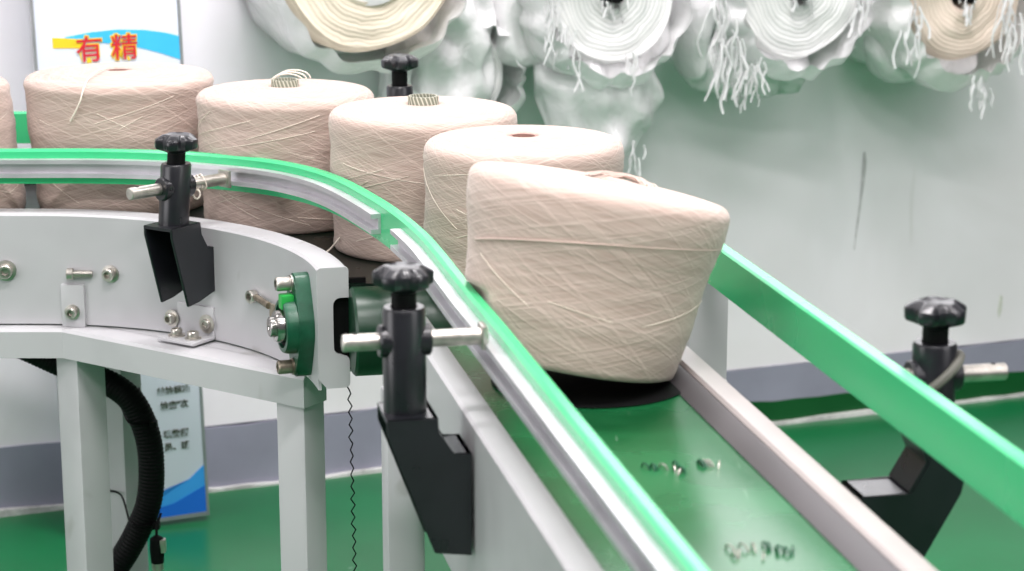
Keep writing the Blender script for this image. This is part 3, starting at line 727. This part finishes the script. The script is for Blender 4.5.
rows = [(389, '单检标准'), (404, '检查"次'), (433, '填数据'), (446, '员、班')]
for py, s_ in rows: text(s_, -.048, .241-(py-389)*.0018, .0150, M_txt, 'text_line', .0004)

# ===== rolls hanging on the wall =====
def swirl_mat(name, a, b_):
    m = MB(name, a, .9, 0, .1); v = m.mapping()
    sep = m.node('ShaderNodeSeparateXYZ'); m.l.new(v, sep.inputs[0])
    r = m.math('SQRT', m.math('ADD', m.math('POWER', sep.outputs[0], 2), m.math('POWER', sep.outputs[2], 2)))
    nz = m.noise(v, 14, 3)
    s = m.math('SINE', m.math('ADD', m.math('MULTIPLY', r, 760), m.math('MULTIPLY', nz, 20)))
    f = m.math('MULTIPLY_ADD', s, .16, m.math('MULTIPLY', nz, .8))
    m.color(m.mix(lin(b_), lin(a), m.ramp(f, [(.1, (0, 0, 0)), (.8, (1, 1, 1))]))); m.bump(f, .6, .004); return m.m
M_rollA = swirl_mat('cream_wound_cloth', (232, 224, 206), (206, 196, 176)); M_rollB = swirl_mat('white_wound_cloth', (236, 236, 234), (205, 207, 206)); M_rollD = swirl_mat('pinkish_cream_wound_cloth', (236, 222, 208), (214, 198, 182))
def plastic():
    m = MB('milky_plastic_film', (250, 249, 250), .18, 0, .6); v = m.mapping()
    m.b.inputs['Transmission Weight'].default_value = 0
    tr = m.node('ShaderNodeBsdfTransparent'); tl = m.node('ShaderNodeBsdfTranslucent'); tl.inputs[0].default_value = (.9, .92, .92, 1)
    m1 = m.node('ShaderNodeMixShader'); m1.inputs[0].default_value = .15; m.l.new(m.b.outputs[0], m1.inputs[1]); m.l.new(tl.outputs[0], m1.inputs[2])
    n = m.noise(v, 9, 4); fac = m.ramp(n, [(.35, (.0,)*3), (.8, (.04,)*3)])
    m2 = m.node('ShaderNodeMixShader'); m.l.new(fac, m2.inputs[0]); m.l.new(m1.outputs[0], m2.inputs[1]); m.l.new(tr.outputs[0], m2.inputs[2])
    m.l.new(m2.outputs[0], m.n['Material Output'].inputs['Surface']); m.bump(m.noise(v, 22, 5, .6, 1.5), .6, .008); return m.m
M_film = plastic(); M_fringe = simple('white_fringe', (216, 217, 217), .7)
def noise3(x, y, z): 
    from mathutils import noise as N
    return N.noise(Vector((x, y, z)))
def frill(bm, o, n, L, seed, spread=.02, dirn=(0, 0, -1), wd=.004):
    """bundle of thin hanging plastic shreds"""
    rr = random.Random(seed)
    for k in range(int(n*1.5)):
        p = Vector(o)+Vector((rr.uniform(-spread, spread), rr.uniform(-.02, .01), rr.uniform(-.3, .3)*L)); pts = [p]
        for i in range(6):
            p = p+Vector(dirn)*L/6+Vector((rr.uniform(-1, 1), rr.uniform(-.5, .5), 0))*L*.09; pts.append(p.copy())
        tube(bm, pts[:5+k%3-1], wd*rr.uniform(.22, .5), 5, 2)
def roll(label, wx, z, R, depth, mat, bag_R, seed, core='dark', wrap=True, frills=(), sack=None, Rin=.03, group='wrapped rolls on the wall', name='cloth_roll'):
    """wx = distance along wall from WA; local frame x along the wall, -y into the room"""
    t = thing(name, label, 'cloth roll', tuple(WM @ Vector((wx, 0, z))), math.atan2(WD.y, WD.x), group)
    XM = Matrix.Rotation(PI/2, 4, 'X')      # lathe z -> -y
    b = bmesh.new()
    pr = [(Rin, .02), (R*.9, .02), (R, .03), (R*1.01, depth*.5), (R, depth-.02), (R*.95, depth-.006)]
    k = 9
    for i in range(k+1): f_ = i/k; pr.append((R*.93*(1-f_)+Rin*f_, depth+.003*math.sin(i*2.1+seed)))
    pr.append((Rin, depth-.06))
    lathe(b, pr, 72, XM)
    for v in b.verts:
        q = v.co; n_ = noise3(q.x*9+seed, q.y*5, q.z*9); s_ = 1+.05*n_; v.co.x *= s_; v.co.z *= s_; v.co.y += .012*noise3(q.x*14, seed, q.z*14)
    bm_obj('wound_cloth', b, mat, t, auto=70)
    if core == 'dark':
        b = bmesh.new(); cyl(b, (0, .0, 0), (0, -depth-.02, 0), Rin*.55, 20); bm_obj('hanging_peg', b, M_rubber, t)
        b = bmesh.new(); frill(b, (0, -depth-.005, -Rin*.2), 7, Rin*1.6, seed+3, Rin*.8, wd=.005); o = bm_obj('core_shreds', b, M_fringe, t); o['kind'] = 'stuff'
    else:
        b = bmesh.new(); lathe(b, [(0, depth-.03), (0, depth+.004), (Rin*.8, depth+.008), (Rin*1.1, depth+.002), (Rin*1.1, depth-.03)], 40, XM)
        for v in b.verts: v.co.y += .004*noise3(v.co.x*30, 3, v.co.z*30)
        bm_obj('core_plug', b, M_fringe, t)
        b = bmesh.new(); cyl(b, (0, .0, 0), (0, -depth+.04, 0), .02, 20); bm_obj('hanging_peg', b, M_steel, t)
    if wrap:
        b = bmesh.new(); na, nd = 120, 22; rings = []
        for j in range(nd+1):
            fj = j/nd; y = -.01-(depth+.03)*fj; ring = []
            for i in range(na):
                a = 2*PI*i/na; sag = max(0, -math.sin(a))
                rr_ = bag_R*(1+.05*noise3(math.cos(a)*2.5+seed, y*7, math.sin(a)*2.5)+.035*noise3(a*4, y*3+seed, 2)*1)
                rr_ += sag*.012
                lipf = max(0, fj-.86)/.14; rr_ = rr_*(1-lipf)+(R*1.02+.35*(bag_R-R))*lipf
                fold = .010*math.sin(a*13+4*noise3(a*2, y*6, seed))*(.4+.6*fj)
                rr_ += fold*.6
                ring.append(b.verts.new((rr_*math.cos(a), y, rr_*math.sin(a))))
            rings.append(ring)
        for j in range(nd):
            for i in range(na): b.faces.new((rings[j][i], rings[j][(i+1) % na], rings[j+1][(i+1) % na], rings[j+1][i]))
        bm_obj('plastic_wrap', b, M_film, t, auto=180)
    if sack:
        for (sx, sz, w_, h_, y_, tw) in sack:      # hanging lumps of surplus film
            b = bmesh.new(); nu, nv = 60, 40; rings = []
            for j in range(nv+1):
                v_ = j/nv; th = PI*v_; ring = []
                for i in range(nu):
                    a = 2*PI*i/nu; r0 = math.sin(th)**.55
                    x = w_*r0*math.cos(a)*(1+.10*noise3(math.cos(a)*2+seed, v_*4, math.sin(a)*2)); y = -.085*r0*math.sin(a)
                    zz = h_*math.cos(th)
                    nn = noise3(x*12+seed, y*12, zz*12); x += .02*nn+tw*(zz/h_)*w_; y += .025*noise3(x*16, seed, zz*16)+.010*math.sin(x*70+zz*45+4*nn)
                    zz += .012*noise3(x*9, 5+seed, y*9)
                    ring.append(b.verts.new((sx+x, y_+y, sz+zz)))
                rings.append(ring)
            for j in range(nv):
                for i in range(nu): b.faces.new((rings[j][i], rings[j][(i+1) % nu], rings[j+1][(i+1) % nu], rings[j+1][i]))
            bm_obj('hanging_film', b, M_film, t, auto=180)
    if frills:
        for j, (fx, fzz, n_, L, dd) in enumerate(frills):
            b = bmesh.new(); frill(b, (fx, -depth-.025, fzz), n_, L, seed*7+j, dd, wd=.0055); o = bm_obj('torn_fringe', b, M_fringe, t); o['kind'] = 'stuff'
    return t
roll('largest cloth roll, cream spiral face and white plug, wrapped in glossy film', 0.582, .985, .157, .24, M_rollA, .178, 1, core='plug', Rin=.068)
roll('white cloth roll hanging second from left, film sack sagging below it', 1.03, .913, .128, .24, M_rollB, .150, 2, Rin=.026,
     frills=((-.125, .0, 9, .13, .016), (-.105, -.065, 7, .09, .02), (.025, -.115, 4, .06, .012), (.035, -.275, 5, .05, .012)), sack=((.005, -.195, .112, .11, -.15, -.05), (-.10, -.03, .085, .105, -.10, .1), (.065, -.07, .095, .085, -.13, 0)))
roll('white cloth roll hanging third from left, with gathered torn film at its left', 1.404, .905, .126, .24, M_rollB, .148, 3, Rin=.026,
     frills=((-.185, .04, 7, .16, .012), (-.165, -.07, 16, .13, .03), (-.12, -.13, 14, .08, .035), (.11, -.02, 5, .08, .02)), sack=((-.165, -.01, .035, .16, -.13, .1), (-.05, -.135, .12, .07, -.14, 0)))
roll('pinkish cream cloth roll at the right edge of the row, in film', 1.756, .887, .128, .24, M_rollD, .165, 4, Rin=.028,
     frills=((-.13, -.02, 8, .12, .012), (.02, -.165, 8, .06, .018), (.085, -.02, 10, .14, .02)), sack=((-.03, -.10, .12, .075, -.13, 0),))
# separate bundle of film-wrapped cloth below and between the first two rolls
fb = roll('film-wrapped roll tucked behind and below the first two rolls', .785, .765, .09, .12, M_rollB, .118, 5, core='plug', Rin=.03, sack=((-.03, .03, .095, .15, -.10, .25),))
# dirt marks on the wall
def smear(name, pts, mat, th=.0012):
    b = bmesh.new(); A = [b.verts.new(WM @ Vector((x, -th, z))) for x, z in pts]; B_ = [b.verts.new(WM @ Vector((x, .002, z))) for x, z in pts]
    b.faces.new(A); b.faces.new(list(reversed(B_)))
    for i in range(len(A)): b.faces.new((A[i], A[(i+1) % len(A)], B_[(i+1) % len(A)], B_[i]))
    bmesh.ops.triangulate(b, faces=b.faces[:])
    return bm_obj(name, b, mat, None, smooth=False)
M_s1 = simple('grey_wall_mark', (200, 198, 200), .8, 0, .15, 30)
for i, (nm, pts, m_) in enumerate([
    ('trim_3', [(1.688, .55), (1.693, .552), (1.697, .53), (1.694, .49), (1.688, .44), (1.681, .39), (1.677, .35), (1.674, .352), (1.680, .42), (1.687, .49)], M_s1),
    ('trim_4', [(2.03, .225), (2.037, .222), (2.036, .19), (2.030, .175), (2.026, .19)], M_mould),
    ('trim_5', [(1.60, .18), (1.618, .186), (1.625, .176), (1.612, .168)], M_mould)]):
    struct(smear(nm, pts, m_))
